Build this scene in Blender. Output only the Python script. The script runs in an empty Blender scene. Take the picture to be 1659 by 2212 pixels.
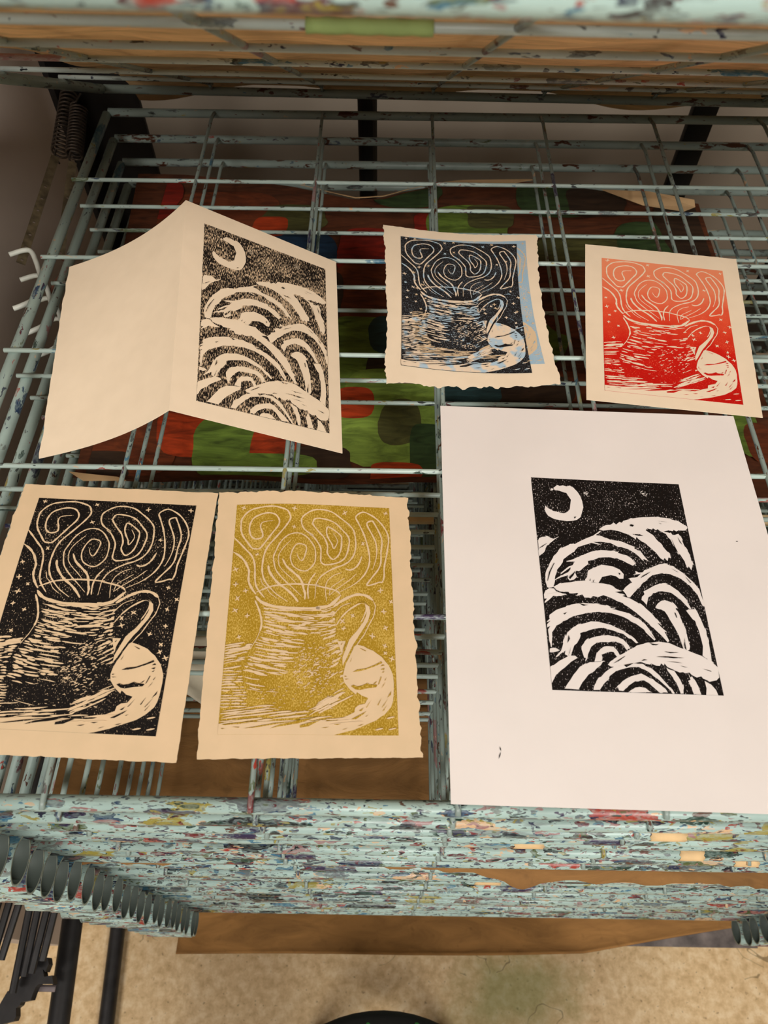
import bpy, bmesh, math, random
from mathutils import Vector, Matrix
from mathutils.geometry import tessellate_polygon

SC = bpy.context.scene
COL = SC.collection
PI = math.pi
MOON_CUT=[[[144,53],[172,35],[187,40],[212,37],[234,41],[256,37],[280,47],[305,70],[322,96],[328,119],[329,152],[316,178],[302,205],[276,219],[250,226],[209,228],[169,225],[124,220],[89,205],[74,186],[69,173],[76,153],[95,166],[126,178],[166,184],[195,189],[216,181],[237,166],[244,141],[252,115],[235,89],[229,77],[216,76],[184,69],[151,63]],[[120,67],[133,53],[145,62],[134,68]],[[5,335],[12,322],[33,315],[66,313],[105,322],[92,330],[139,311],[143,312],[91,338],[60,358],[35,389],[4,412],[2,384]],[[32,558],[26,522],[33,493],[64,444],[101,406],[147,368],[189,354],[231,342],[241,345],[317,313],[369,296],[419,271],[422,274],[386,293],[422,297],[464,312],[543,319],[629,344],[625,352],[655,365],[678,386],[703,413],[674,403],[665,408],[628,378],[584,358],[537,347],[521,349],[476,330],[412,326],[363,330],[414,340],[393,341],[350,334],[312,344],[261,359],[225,384],[189,403],[154,424],[148,438],[134,454],[102,479],[90,509],[71,557],[43,561]],[[176,434],[173,431],[235,416],[269,404],[338,378],[363,374],[404,368],[516,372],[511,379],[568,392],[597,407],[611,428],[597,439],[568,429],[509,406],[446,402],[381,407],[372,412],[334,421],[311,426],[311,439],[258,471],[241,478],[232,475],[207,494],[220,486],[227,505],[206,519],[178,524],[168,514],[172,499],[125,511],[90,522],[126,503],[168,489],[191,470],[196,459],[127,495],[126,490],[181,458],[210,448],[227,430]],[[303,473],[340,457],[383,447],[392,440],[469,447],[506,461],[529,481],[521,503],[497,504],[476,492],[445,490],[387,500],[358,529],[280,524],[278,515],[292,504]],[[71,557],[113,541],[217,526],[281,520],[327,529],[389,530],[413,532],[453,546],[467,553],[501,562],[456,568],[513,581],[496,585],[548,596],[612,626],[666,662],[704,706],[687,701],[706,720],[737,742],[720,740],[741,780],[729,786],[697,756],[632,705],[566,659],[496,620],[423,596],[379,586],[346,596],[315,592],[298,599],[259,601],[250,587],[214,591],[224,579],[169,583],[162,576],[115,576],[92,571]],[[7,593],[18,576],[47,564],[74,565],[84,575],[106,582],[142,590],[112,597],[65,599],[6,633],[5,628],[24,611],[7,614]],[[28,684],[71,663],[127,648],[168,636],[200,631],[247,625],[263,626],[340,627],[446,639],[441,644],[414,646],[504,660],[561,681],[609,708],[639,741],[660,774],[649,780],[607,747],[599,734],[555,710],[484,681],[410,666],[333,662],[255,670],[175,686],[118,707],[69,728],[34,762],[23,823],[16,823],[11,763],[10,749],[26,735],[6,741],[7,727],[30,710],[6,719],[10,713],[29,701],[24,696]],[[111,766],[115,777],[125,760],[167,734],[207,722],[279,707],[325,707],[340,710],[399,719],[464,740],[519,769],[551,793],[537,794],[509,777],[494,775],[468,756],[351,733],[288,740],[205,758],[199,775],[179,802],[158,814],[142,841],[119,869],[109,858],[97,853],[102,837],[45,864],[43,862],[75,838],[85,821],[101,791]],[[9,831],[50,829],[68,838],[41,844],[7,846]],[[202,818],[216,804],[242,787],[298,772],[359,766],[416,769],[434,771],[463,781],[488,805],[497,817],[473,822],[451,801],[415,791],[354,794],[301,797],[263,817],[239,844],[224,866],[210,864],[206,852],[201,829]],[[268,878],[288,843],[319,821],[366,811],[396,813],[408,826],[429,854],[418,858],[406,853],[391,835],[377,834],[361,835],[337,842],[317,850],[314,877]],[[1,909],[61,881],[125,857],[158,857],[170,865],[128,884],[87,907],[30,940],[0,972]],[[72,993],[134,937],[177,904],[209,890],[263,881],[319,877],[305,893],[256,918],[223,935],[181,967],[154,994]],[[347,890],[385,865],[451,839],[500,819],[557,801],[612,791],[675,783],[735,787],[819,813],[918,840],[972,863],[1003,884],[999,905],[994,926],[976,940],[933,945],[919,941],[899,934],[891,924],[863,930],[836,920],[824,910],[800,915],[786,910],[767,912],[736,901],[701,891],[686,876],[680,887],[666,876],[657,887],[635,887],[607,878],[599,883],[577,881],[548,874],[494,881],[439,893],[386,898],[361,896]],[[242,994],[267,957],[281,944],[296,941],[322,922],[355,905],[386,897],[479,883],[546,882],[602,899],[641,925],[683,965],[715,998],[703,997],[674,973],[636,946],[584,915],[536,896],[476,897],[390,915],[349,937],[339,948],[305,969],[280,993]],[[385,979],[419,956],[475,934],[537,922],[562,929],[605,949],[645,969],[676,995],[624,996],[580,963],[546,948],[493,955],[444,976],[414,995],[390,994]],[[456,996],[487,981],[518,977],[546,980],[566,991],[579,997],[461,1000]],[[694,893],[714,902],[735,906],[763,943],[771,968],[765,998],[750,999],[743,977],[732,949],[715,925],[697,907]],[[816,912],[826,931],[834,925],[860,966],[868,998],[827,999],[822,972],[807,944],[823,941]],[[904,942],[931,954],[937,957],[960,979],[968,1002],[897,1000],[907,973]],[[412,263],[444,246],[486,239],[508,231],[514,223],[532,233],[556,220],[571,224],[582,212],[634,200],[685,192],[786,184],[893,189],[908,196],[947,205],[995,228],[996,237],[981,249],[959,252],[935,250],[919,256],[903,248],[897,256],[869,252],[834,259],[869,268],[882,264],[888,274],[904,276],[930,268],[944,294],[949,322],[971,362],[975,393],[983,420],[965,449],[953,430],[944,440],[937,412],[912,370],[900,370],[880,321],[869,300],[848,272],[810,257],[800,249],[786,254],[772,245],[754,250],[731,247],[720,256],[734,267],[749,273],[789,311],[834,360],[848,369],[850,393],[834,391],[825,409],[809,395],[799,404],[781,395],[759,368],[704,326],[664,306],[650,293],[644,306],[607,285],[569,275],[538,267],[489,263],[439,269]],[[512,565],[505,561],[555,528],[573,519],[557,503],[610,494],[674,456],[743,433],[770,425],[810,423],[855,436],[911,465],[957,502],[990,540],[994,569],[1002,595],[1001,619],[988,617],[971,567],[935,524],[888,492],[829,473],[775,469],[708,482],[644,517],[611,542],[589,554],[545,591],[530,591],[521,576]],[[585,483],[606,476],[605,463],[627,471],[659,469],[630,477]],[[614,600],[620,585],[640,573],[634,561],[704,533],[747,519],[786,519],[812,526],[857,552],[893,592],[915,632],[902,632],[862,593],[821,568],[808,560],[753,556],[730,556],[696,566],[660,587],[640,622],[624,605]],[[692,632],[699,625],[712,613],[734,602],[759,596],[785,601],[807,609],[827,630],[817,632],[839,680],[854,741],[860,801],[853,815],[833,819],[816,812],[805,753],[791,723],[779,704],[758,665],[746,648],[725,640],[706,638]],[[880,642],[897,635],[937,634],[958,671],[963,693],[973,727],[976,754],[978,787],[972,861],[938,848],[925,838],[938,799],[934,728],[922,686],[909,678]],[[39,592],[75,586],[113,587],[65,598]]]
MOON_INK=[[[1,377],[27,363],[53,351],[61,349],[26,368]],[[91,444],[95,444],[61,489],[40,531],[36,531],[53,489]],[[174,509],[203,491],[225,475],[206,500],[181,518]],[[624,282],[674,280],[696,289],[664,289]],[[626,230],[647,234],[637,243],[617,240]],[[806,206],[883,212],[838,210]],[[812,217],[835,222],[823,221]],[[663,309],[688,327],[703,348],[717,376],[722,383],[696,345]],[[875,293],[889,333],[904,370],[888,352]],[[919,285],[940,326],[927,314]],[[647,487],[704,465],[673,480],[629,500]],[[837,444],[880,464],[865,460]],[[915,480],[947,511],[939,512]],[[822,802],[836,763],[833,791],[832,818],[826,812]],[[619,794],[657,797],[672,795],[656,801],[633,802]],[[695,827],[740,829],[785,829],[731,833]],[[642,851],[697,848],[735,848],[809,852],[748,855],[681,852]],[[700,869],[752,870],[796,874],[744,872]],[[566,863],[588,865],[549,870]],[[771,884],[821,891],[799,890]],[[903,894],[953,902],[956,906]],[[453,898],[502,880],[440,890]],[[377,886],[447,855],[459,852],[413,875]],[[573,589],[601,606],[620,626],[613,623]],[[667,656],[695,683],[701,692],[672,667]],[[616,742],[655,774],[648,771]],[[216,628],[261,635],[277,633],[245,640]],[[408,637],[445,642],[414,644]],[[115,679],[139,670],[122,682]],[[131,771],[118,807],[137,787]],[[138,820],[119,858],[116,857]],[[323,525],[337,514],[327,527]],[[303,521],[313,510],[308,523]],[[495,476],[506,480],[502,488],[497,485]],[[804,652],[809,675],[815,677],[811,655]],[[258,207],[274,204],[259,216]]]
CUP_CUT_LINES=[[10.3,[243,83],[195,88],[170,96],[165,115],[175,136],[182,154],[177,168],[150,175],[126,172],[106,158],[95,131],[97,100],[118,70],[165,52],[209,45],[249,50],[272,64],[285,85],[277,110],[243,145],[206,185],[170,220],[146,223],[119,219],[89,192],[58,162],[41,132],[38,104],[40,76],[64,49],[99,29],[154,18],[222,12],[275,16],[332,31],[349,50],[356,69],[343,91],[321,116],[274,161],[220,211],[199,250],[192,289],[191,318],[199,352],[216,378],[240,400],[284,432],[331,455],[358,467]],[10.3,[-4,163],[38,193],[84,228],[118,254],[138,284],[146,318],[150,362],[160,396],[181,421],[217,451]],[13.2,[1,235],[48,258],[81,284],[104,316],[111,333],[110,362],[117,385],[139,413],[163,435]],[4.4,[184,358],[198,387],[222,403],[250,431],[297,455]],[13.9,[228,302],[235,326],[256,352],[296,385],[355,416],[390,440],[422,468]],[8.1,[403,242],[414,263],[434,277],[449,265],[463,226],[459,206],[431,197],[400,200],[377,225],[365,257],[370,284],[388,307],[424,322],[455,326],[478,320],[508,297],[521,270],[518,220],[497,190],[461,160],[413,144],[362,149],[323,168],[293,196],[272,232],[258,262],[264,291],[277,323],[306,351],[350,382],[397,412],[443,443]],[5.1,[363,180],[326,210],[300,237],[289,264],[295,299],[324,328],[368,356],[407,384]],[13.2,[315,270],[342,305],[386,333],[421,355],[441,378],[453,409],[462,431],[461,456]],[8.8,[524,334],[498,360],[483,386],[478,414],[483,453]],[9.9,[163,426],[207,412],[248,400],[316,392],[407,387],[540,390],[522,391],[614,404],[659,415],[678,429]],[9.5,[522,453],[525,414],[528,386],[552,354],[594,328],[644,307],[698,291],[737,270],[765,238],[777,193],[771,141],[759,114],[724,86],[676,59],[624,34],[563,24],[503,28],[459,46],[432,65],[427,84],[434,108],[456,130],[505,154],[482,148],[506,160],[534,187],[554,216],[555,255],[557,281],[582,293],[629,289],[675,277],[710,253],[730,208],[733,160],[692,121],[644,87],[588,71],[520,68],[502,86],[504,101],[541,135],[577,165],[597,204],[595,234],[613,257],[636,266],[667,245],[683,212],[687,164],[676,145],[628,118],[596,109],[590,137],[600,162],[624,192],[636,215],[656,191],[658,170],[632,140]],[10.3,[815,246],[795,282],[767,305],[736,314],[710,309]],[5.1,[686,328],[640,341],[602,365],[587,393],[587,424],[595,463]],[4.4,[705,352],[663,375],[621,399],[608,435]],[5.1,[778,331],[736,360],[690,386],[652,407],[608,435]],[9.5,[678,415],[751,386],[801,357],[836,325],[859,284],[862,242],[848,183],[826,131],[796,82],[780,51],[827,27],[885,43],[932,71],[970,111],[988,154],[981,199],[967,250],[953,300],[951,338],[938,366],[919,367],[880,378],[842,382],[874,347],[914,309],[933,274],[937,221],[945,169],[929,127],[896,78],[884,69],[854,78],[855,97],[882,137],[904,176],[910,221],[900,266],[879,310]],[11.0,[159,462],[181,493],[194,518],[205,546],[207,573],[200,597]],[4.4,[200,597],[184,627],[167,649],[150,670]],[19.1,[162,443],[196,468],[254,485],[359,496],[549,494],[532,491],[588,486],[629,471],[682,431]],[16.9,[637,484],[689,456],[750,433],[795,426],[841,432],[878,451]],[5.9,[878,451],[892,476],[890,485],[879,521],[855,552],[820,601],[800,620],[774,647]],[5.9,[651,568],[681,532]],[9.5,[681,532],[727,498],[781,472],[816,463],[843,474]],[5.1,[628,529],[681,484],[743,464]],[6.6,[831,471],[834,494],[818,527],[802,547]]]
CUP_CUT=[[[835,468],[854,479],[861,507],[844,543],[817,574],[778,617],[755,642],[732,674],[710,708],[691,731],[691,700],[710,663],[731,623],[779,585],[817,546],[836,513],[836,488]],[[660,632],[708,631],[688,689]],[[774,644],[815,652],[870,669],[920,695],[959,728],[983,769],[986,799],[982,844],[977,869],[965,894],[928,921],[877,945],[824,960],[749,980],[640,1002],[631,1007],[2,1014],[-5,961],[91,964],[231,953],[372,949],[523,949],[651,948],[722,925],[757,915],[761,896],[783,886],[815,881],[837,858],[802,851],[771,837],[766,847],[730,827],[701,800],[691,777],[698,752],[710,726],[740,682],[762,652]],[[0,690],[28,674],[72,666],[149,657],[150,670],[99,676],[26,690]]]
CUP_INK=[[[749,758],[775,748],[827,743],[879,727],[916,713],[921,720],[878,734],[826,748],[786,755]],[[911,734],[926,726],[935,731]],[[911,746],[933,741],[929,749]],[[916,760],[932,753],[928,759]],[[752,810],[774,816],[803,811],[832,801],[843,806],[890,809],[882,817],[831,822],[788,829],[763,827],[738,815]],[[894,808],[911,775],[915,777],[899,805]],[[932,792],[944,777],[938,790]],[[911,823],[936,795],[926,810]],[[865,806],[889,792],[879,803]],[[943,860],[968,832],[964,847]],[[887,887],[913,857],[892,888]],[[820,899],[855,865],[829,895]],[[782,910],[809,898],[797,910]],[[739,942],[771,930],[825,910],[803,924],[764,941]],[[817,931],[837,924],[824,931]],[[914,911],[944,884],[921,909]],[[911,897],[952,859],[918,894]],[[640,962],[682,958],[661,964]],[[570,975],[615,971],[594,976]],[[770,967],[809,959],[792,965]],[[686,982],[721,974],[700,980]],[[702,775],[716,776],[702,779]],[[702,787],[731,787],[709,789]],[[732,721],[747,697],[739,715]],[[792,660],[829,671],[825,673],[799,664]],[[680,648],[690,637],[686,648]],[[691,685],[699,664],[710,645],[705,642],[693,666]],[[286,980],[338,966],[443,948],[549,935],[443,960],[338,972]],[[142,980],[302,961],[408,953],[303,966],[198,977]],[[17,965],[125,956],[231,953],[126,961],[38,967]],[[74,973],[120,974],[113,977]],[[15,979],[43,979],[22,981]],[[453,967],[502,957],[569,946],[499,971],[454,975]],[[781,466],[820,460],[843,474],[820,467]],[[681,487],[727,473],[766,464],[727,477]]]
STARS=[[47,19],[380,23],[380,114],[154,251],[27,320],[34,389],[98,419],[52,453],[708,36],[974,30],[823,186],[925,406],[987,456],[752,522],[690,547],[698,578],[941,501],[949,572],[868,608],[941,649],[942,679],[979,702],[78,620],[119,530],[44,506],[959,935],[893,978],[967,977]]
MUG=[[204,493],[206,552],[190,615],[150,669],[125,704],[110,762],[131,829],[186,889],[292,931],[481,928],[623,905],[703,839],[691,732],[684,680],[655,610],[646,538],[646,488]]


# ------------------------------------------------------------------ helpers
def s2l(c):
    return tuple(((v / 12.92) if v <= 0.04045 else ((v + 0.055) / 1.055) ** 2.4) for v in [q / 255 for q in c]) + (1,)

def link(name, bm, mats, parent=None, smooth=True):
    me = bpy.data.meshes.new(name)
    bm.to_mesh(me); bm.free()
    if not isinstance(mats, (list, tuple)): mats = [mats]
    for m in mats: me.materials.append(m)
    if smooth:
        for p in me.polygons: p.use_smooth = True
    o = bpy.data.objects.new(name, me)
    COL.objects.link(o)
    if parent: o.parent = parent
    return o

def empty(name, loc=(0, 0, 0)):
    o = bpy.data.objects.new(name, None); COL.objects.link(o)
    o.location = loc; o.empty_display_size = .02
    return o

def tag(o, label, cat, group=None, kind=None):
    o['label'] = label
    if cat: o['category'] = cat
    if group: o['group'] = group
    if kind: o['kind'] = kind
    return o

def struct(o):
    o['kind'] = 'structure'
    return o

def smooth_path(pts, sub=6, closed=False):
    pts = [Vector(p) for p in pts]; n = len(pts); out = []
    if n < 3: return pts
    for i in range(n if closed else n - 1):
        p1 = pts[i]; p2 = pts[(i + 1) % n]
        p0 = pts[i - 1] if (i > 0 or closed) else p1
        p3 = pts[(i + 2) % n] if (i + 2 < n or closed) else p2
        for k in range(sub):
            t = k / sub
            out.append(.5 * ((2 * p1) + (-p0 + p2) * t + (2 * p0 - 5 * p1 + 4 * p2 - p3) * t * t + (-p0 + 3 * p1 - 3 * p2 + p3) * t ** 3))
    if not closed: out.append(pts[-1])
    return out

def tube(bm, pts, r, n=10, caps=True):
    pts = [Vector(p) for p in pts]; rings = []
    t0 = (pts[1] - pts[0]).normalized()
    up = Vector((0, 0, 1)) if abs(t0.z) < .9 else Vector((1, 0, 0))
    side = t0.cross(up).normalized(); up = side.cross(t0).normalized()
    for i, p in enumerate(pts):
        a = pts[max(i - 1, 0)]; b = pts[min(i + 1, len(pts) - 1)]
        t = (b - a).normalized()
        side = (side - t * side.dot(t)).normalized(); up = side.cross(t).normalized()
        rr = r[i] if isinstance(r, (list, tuple)) else r
        rings.append([bm.verts.new(p + (side * math.cos(2 * PI * k / n) + up * math.sin(2 * PI * k / n)) * rr) for k in range(n)])
    for a, b in zip(rings, rings[1:]):
        for k in range(n): bm.faces.new((a[k], a[(k + 1) % n], b[(k + 1) % n], b[k]))
    if caps:
        bm.faces.new(list(reversed(rings[0]))); bm.faces.new(rings[-1])

def bar(pts, r, n=12):
    bm = bmesh.new(); tube(bm, pts, r, n); bmesh.ops.recalc_face_normals(bm, faces=bm.faces[:]); return bm

def box_bm(x0, x1, y0, y1, z0, z1, bev=0.0):
    bm = bmesh.new(); bmesh.ops.create_cube(bm, size=1)
    for v in bm.verts:
        v.co = Vector(((x0 + x1) / 2 + v.co.x * (x1 - x0), (y0 + y1) / 2 + v.co.y * (y1 - y0), (z0 + z1) / 2 + v.co.z * (z1 - z0)))
    if bev: bmesh.ops.bevel(bm, geom=bm.edges[:], offset=bev, segments=2, affect='EDGES', profile=.5)
    return bm

def prism(bm, poly, z0, z1):
    a = [bm.verts.new((x, y, z0)) for x, y in poly]; b = [bm.verts.new((x, y, z1)) for x, y in poly]
    n = len(poly)
    tris = tessellate_polygon([[Vector((x, y, 0)) for x, y in poly]])
    for t in tris:
        bm.faces.new([a[i] for i in t]); bm.faces.new([b[i] for i in reversed(t)])
    for i in range(n): bm.faces.new((a[i], a[(i + 1) % n], b[(i + 1) % n], b[i]))
    bmesh.ops.recalc_face_normals(bm, faces=bm.faces[:])

# ------------------------------------------------------------------ materials
class NT:
    def __init__(s, name):
        s.m = bpy.data.materials.new(name); s.m.use_nodes = True
        s.t = s.m.node_tree; s.t.nodes.clear()
        s.out = s.t.nodes.new('ShaderNodeOutputMaterial'); s.b = s.t.nodes.new('ShaderNodeBsdfPrincipled')
        s.t.links.new(s.b.outputs[0], s.out.inputs[0])
    def n(s, typ, **kw):
        nd = s.t.nodes.new(typ)
        for k, v in kw.items(): setattr(nd, k, v)
        return nd
    def l(s, a, b): s.t.links.new(a, b)
    def put(s, sock, v):
        if hasattr(v, 'node'): s.l(v, sock)
        else: sock.default_value = v
    def math(s, op, a, b=0.0, c=None):
        nd = s.n('ShaderNodeMath', operation=op); s.put(nd.inputs[0], a); s.put(nd.inputs[1], b)
        if c is not None: s.put(nd.inputs[2], c)
        return nd.outputs[0]
    def vmath(s, op, a, b):
        nd = s.n('ShaderNodeVectorMath', operation=op); s.put(nd.inputs[0], a); s.put(nd.inputs[1], b); return nd.outputs[0]
    def mix(s, f, a, b, mode='MIX'):
        nd = s.n('ShaderNodeMix', data_type='RGBA', blend_type=mode); s.put(nd.inputs[0], f); s.put(nd.inputs[6], a); s.put(nd.inputs[7], b); return nd.outputs[2]
    def noise(s, v, scale, detail=2.0, rough=.5, dist=0.0):
        nd = s.n('ShaderNodeTexNoise'); s.put(nd.inputs['Vector'], v); nd.inputs['Scale'].default_value = scale
        nd.inputs['Detail'].default_value = detail; nd.inputs['Roughness'].default_value = rough; nd.inputs['Distortion'].default_value = dist
        return nd
    def voro(s, v, scale, rnd=1.0):
        nd = s.n('ShaderNodeTexVoronoi'); s.put(nd.inputs['Vector'], v); nd.inputs['Scale'].default_value = scale; nd.inputs['Randomness'].default_value = rnd
        return nd
    def mapr(s, v, a, b, c=0.0, d=1.0):
        nd = s.n('ShaderNodeMapRange'); s.put(nd.inputs[0], v)
        for i, q in enumerate((a, b, c, d)): s.put(nd.inputs[1 + i], q)
        return nd.outputs[0]
    def ramp(s, v, stops, const=True):
        nd = s.n('ShaderNodeValToRGB'); s.put(nd.inputs[0], v); cr = nd.color_ramp
        cr.interpolation = 'CONSTANT' if const else 'LINEAR'
        while len(cr.elements) < len(stops): cr.elements.new(1.0)
        for e, (p, c) in zip(cr.elements, stops): e.position = p; e.color = c
        return nd.outputs[0]
    def coord(s, which='Object'): return s.n('ShaderNodeTexCoord').outputs[which]
    def bump(s, h, strength=.2, dist=.001):
        nd = s.n('ShaderNodeBump'); nd.inputs['Strength'].default_value = strength; nd.inputs['Distance'].default_value = dist
        s.l(h, nd.inputs['Height']); s.l(nd.outputs[0], s.b.inputs['Normal'])
    def fin(s, col, rough=.5, metal=0.0, spec=.5):
        s.put(s.b.inputs['Base Color'], col); s.put(s.b.inputs['Roughness'], rough); s.put(s.b.inputs['Metallic'], metal)
        s.b.inputs['Specular IOR Level'].default_value = spec
        return s.m

PAL = [s2l(c) for c in [(28, 34, 64), (88, 26, 38), (22, 24, 26), (40, 62, 92), (112, 36, 40), (40, 64, 54), (76, 80, 80), (150, 140, 66), (54, 44, 72), (92, 62, 48), (30, 34, 40),
                        (158, 60, 48), (62, 112, 136), (208, 172, 132), (80, 92, 54), (100, 110, 112), (58, 52, 50), (150, 112, 110), (44, 48, 66), (120, 130, 124)]]

def enamel(name, axis, amount, fine, base=(176, 200, 190), rust=0.0):
    """pale green enamel with dried ink splashes running along the given axis; amount sets how many cells carry a splash"""
    T = NT(name)
    oi = T.n('ShaderNodeObjectInfo')
    off = T.n('ShaderNodeCombineXYZ')
    T.l(T.math('MULTIPLY', oi.outputs['Random'], 17.3), off.inputs[0]); T.l(T.math('MULTIPLY', oi.outputs['Random'], 41.7), off.inputs[1]); T.l(T.math('MULTIPLY', oi.outputs['Random'], 9.1), off.inputs[2])
    co = T.coord('Object')
    sc = {'x': (34, 95, 95), 'y': (95, 34, 95)}[axis]
    v = T.vmath('ADD', T.vmath('MULTIPLY', co, sc), off.outputs[0])
    wob = T.noise(v, 2.2, 3.0)
    vw = T.vmath('ADD', v, T.vmath('MULTIPLY', T.vmath('SUBTRACT', wob.outputs['Color'], (.5, .5, .5)), (1.25, 1.25, 1.25)))
    def layer(scale, thr_cells, size, prev, seed):
        vv = T.voro(T.vmath('ADD', vw, (seed, seed * .7, seed * 1.3)), scale)
        sep = T.n('ShaderNodeSeparateColor'); T.l(vv.outputs['Color'], sep.inputs[0])
        rad = T.math('MULTIPLY', T.math('SQRT', T.mapr(sep.outputs[0], 1 - thr_cells, 1.0, 0.0, 1.0)), size)
        mask = T.math('GREATER_THAN', rad, vv.outputs['Distance'])
        pal = T.ramp(sep.outputs[1], [(i / len(PAL), c) for i, c in enumerate(PAL)])
        thin = T.mapr(T.noise(vw, 5.0, 2.0).outputs[0], .35, .6, .55, 1.0)
        return T.mix(T.math('MULTIPLY', mask, thin), prev, pal)
    bcol = T.mix(T.mapr(T.noise(v, .6, 4.0).outputs[0], .3, .7), s2l(base), s2l(tuple(int(q * .86) for q in base)))
    c = bcol
    # scuffs
    sm = T.mapr(T.noise(T.vmath('MULTIPLY', v, {'x': (.5, 1.6, 1.6), 'y': (1.6, .5, 1.6)}[axis]), 1.3, 5.0, .65).outputs[0], .56, .66)
    c = T.mix(T.math('MULTIPLY', sm, min(1.0, amount * .9)), c, s2l((112, 126, 122)))
    c = layer(1.5, min(1, fine * 1.1), .48, c, 3.1)
    c = layer(3.4, fine, .46, c, 91.3)
    c = layer(.62, amount * .8, .50, c, 11.7)
    c = layer(.36, amount * .55, .42, c, 23.9)
    c = layer(2.6, fine, .44, c, 47.3)
    c = layer(4.6, fine * .9, .42, c, 31.3)
    if rust:
        rm = T.mapr(T.noise(T.vmath('ADD', vw, (77.0, 5.0, 3.0)), 1.1, 3.0).outputs[0], .685 - rust * .1, .71 - rust * .1)
        c = T.mix(rm, c, s2l((74, 40, 22)))
    T.bump(wob.outputs[0], .12, .0006)
    return T.fin(c, .36, 0, .5)

M_front = enamel('spattered_front_enamel', 'x', .90, .66, (174, 201, 193))
M_back = enamel('rusty_back_enamel', 'x', .05, .06, (148, 164, 156), .75)
M_side = enamel('side_rail_enamel', 'y', .08, .12, (166, 187, 178), .1)
M_rung = enamel('rung_enamel', 'x', .22, .14, (190, 211, 202))
M_cross = enamel('cross_wire_enamel', 'y', .42, .26, (150, 168, 160), .2)
M_under = enamel('raised_rung_enamel', 'x', .30, .14, (186, 200, 194))

def plain(name, col, rough=.5, metal=0.0, var=.12, scale=30, spec=.4, bump=0.0):
    T = NT(name); co = T.coord()
    nz = T.noise(co, scale, 4.0)
    c = T.mix(T.mapr(nz.outputs[0], .3, .7), s2l(tuple(min(255, int(q * (1 + var))) for q in col)), s2l(tuple(int(q * (1 - var)) for q in col)))
    if bump: T.bump(nz.outputs[0], bump, .001)
    return T.fin(c, rough, metal, spec)

M_loop_in = plain('loop_inside_shade', (84, 94, 88), .55)  # enamel darkened to stand for shade inside the sleeves
M_rim = plain('loop_rim_enamel', (128, 136, 124), .5, 0, .3, 120)
M_hook = plain('hook_white_enamel', (196, 200, 190), .45)
M_black = plain('black_steel', (34, 33, 33), .45, 0, .25, 60)
M_post = plain('black_steel_in_shade', (15, 14, 14), .5, 0, .2, 60, .25)  # darker copy of the black steel, standing for shade behind the shelves
M_darksteel = plain('dark_spring_steel', (62, 54, 46), .45, .6, .25, 200)
M_strap = plain('strap_brass_steel', (96, 86, 66), .45, .5, .2, 150)
M_rust = plain('rusty_hook', (96, 60, 46), .7, 0, .25, 200)
M_wallb = plain('back_wall_paint', (132, 122, 108), .85, 0, .03, 3, .2)
M_walll = plain('left_wall_paint', (190, 176, 164), .85, 0, .04, 4, .2)
M_cream = plain('cream_printing_paper', (224, 198, 160), .9, 0, .015, 60, .1, .05)
M_cream2 = plain('cream_card_and_lit_paper', (244, 226, 197), .9, 0, .012, 60, .1, .03)  # card's own cream; also lightens the far prints where lamp light weakens
M_white = plain('white_copy_paper', (236, 230, 224), .85, 0, .012, 14, .12)
M_pale = plain('pale_crumpled_paper', (196, 188, 166), .9, 0, .06, 40, .1, .2)
M_tan = plain('paper_underside_tan', (206, 172, 128), .9, 0, .06, 20, .1)
M_lath = plain('pale_wood', (222, 196, 148), .7, 0, .08, 40)
M_tape = plain('green_masking_tape', (142, 164, 102), .75, 0, .06, 60, .3, .1)
M_greyboard = plain('grey_board', (104, 96, 92), .8, 0, .25, 40)
M_peg = plain('grey_peg', (120, 110, 110), .6)

def kraft(name, col, wr=.5):
    T = NT(name); co = T.coord()
    v = T.vmath('MULTIPLY', co, (3, 9, 9))
    a = T.noise(v, 4.0, 5.0, .6, 1.2); b = T.noise(co, 90, 3.0)
    c = T.mix(T.mapr(a.outputs[0], .3, .7), s2l(tuple(int(q * 1.06) for q in col)), s2l(tuple(int(q * .84) for q in col)))
    c = T.mix(T.math('MULTIPLY', T.mapr(b.outputs[0], .62, .75), .3), c, s2l(tuple(int(q * .6) for q in col)))
    T.bump(a.outputs[0], wr, .004)
    return T.fin(c, .85, 0, .15)
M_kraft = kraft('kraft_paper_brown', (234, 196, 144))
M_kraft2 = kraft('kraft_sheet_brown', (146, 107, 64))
M_card = kraft('cardboard_brown', (164, 120, 70), .3)

def brushed(name, col):
    T = NT(name); co = T.coord()
    a = T.noise(T.vmath('MULTIPLY', co, (14, 60, 10)), 1.6, 5.0, .6, 1.6)
    c = T.mix(T.mapr(a.outputs[0], .3, .7), s2l(tuple(min(255, int(q * 1.25)) for q in col)), s2l(tuple(int(q * .72) for q in col)))
    return T.fin(c, .6, 0, .3)
PAINT = {k: brushed('paint_' + k, c) for k, c in dict(base=(82, 45, 27), rust=(99, 48, 25), dark=(50, 36, 25), red=(120, 32, 21), orange=(154, 55, 23), green=(93, 115, 45),
                                                     green2=(109, 131, 54), dgreen=(48, 66, 36), olive=(73, 73, 39), teal=(37, 59, 59), blue=(30, 52, 75)).items()}

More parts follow.
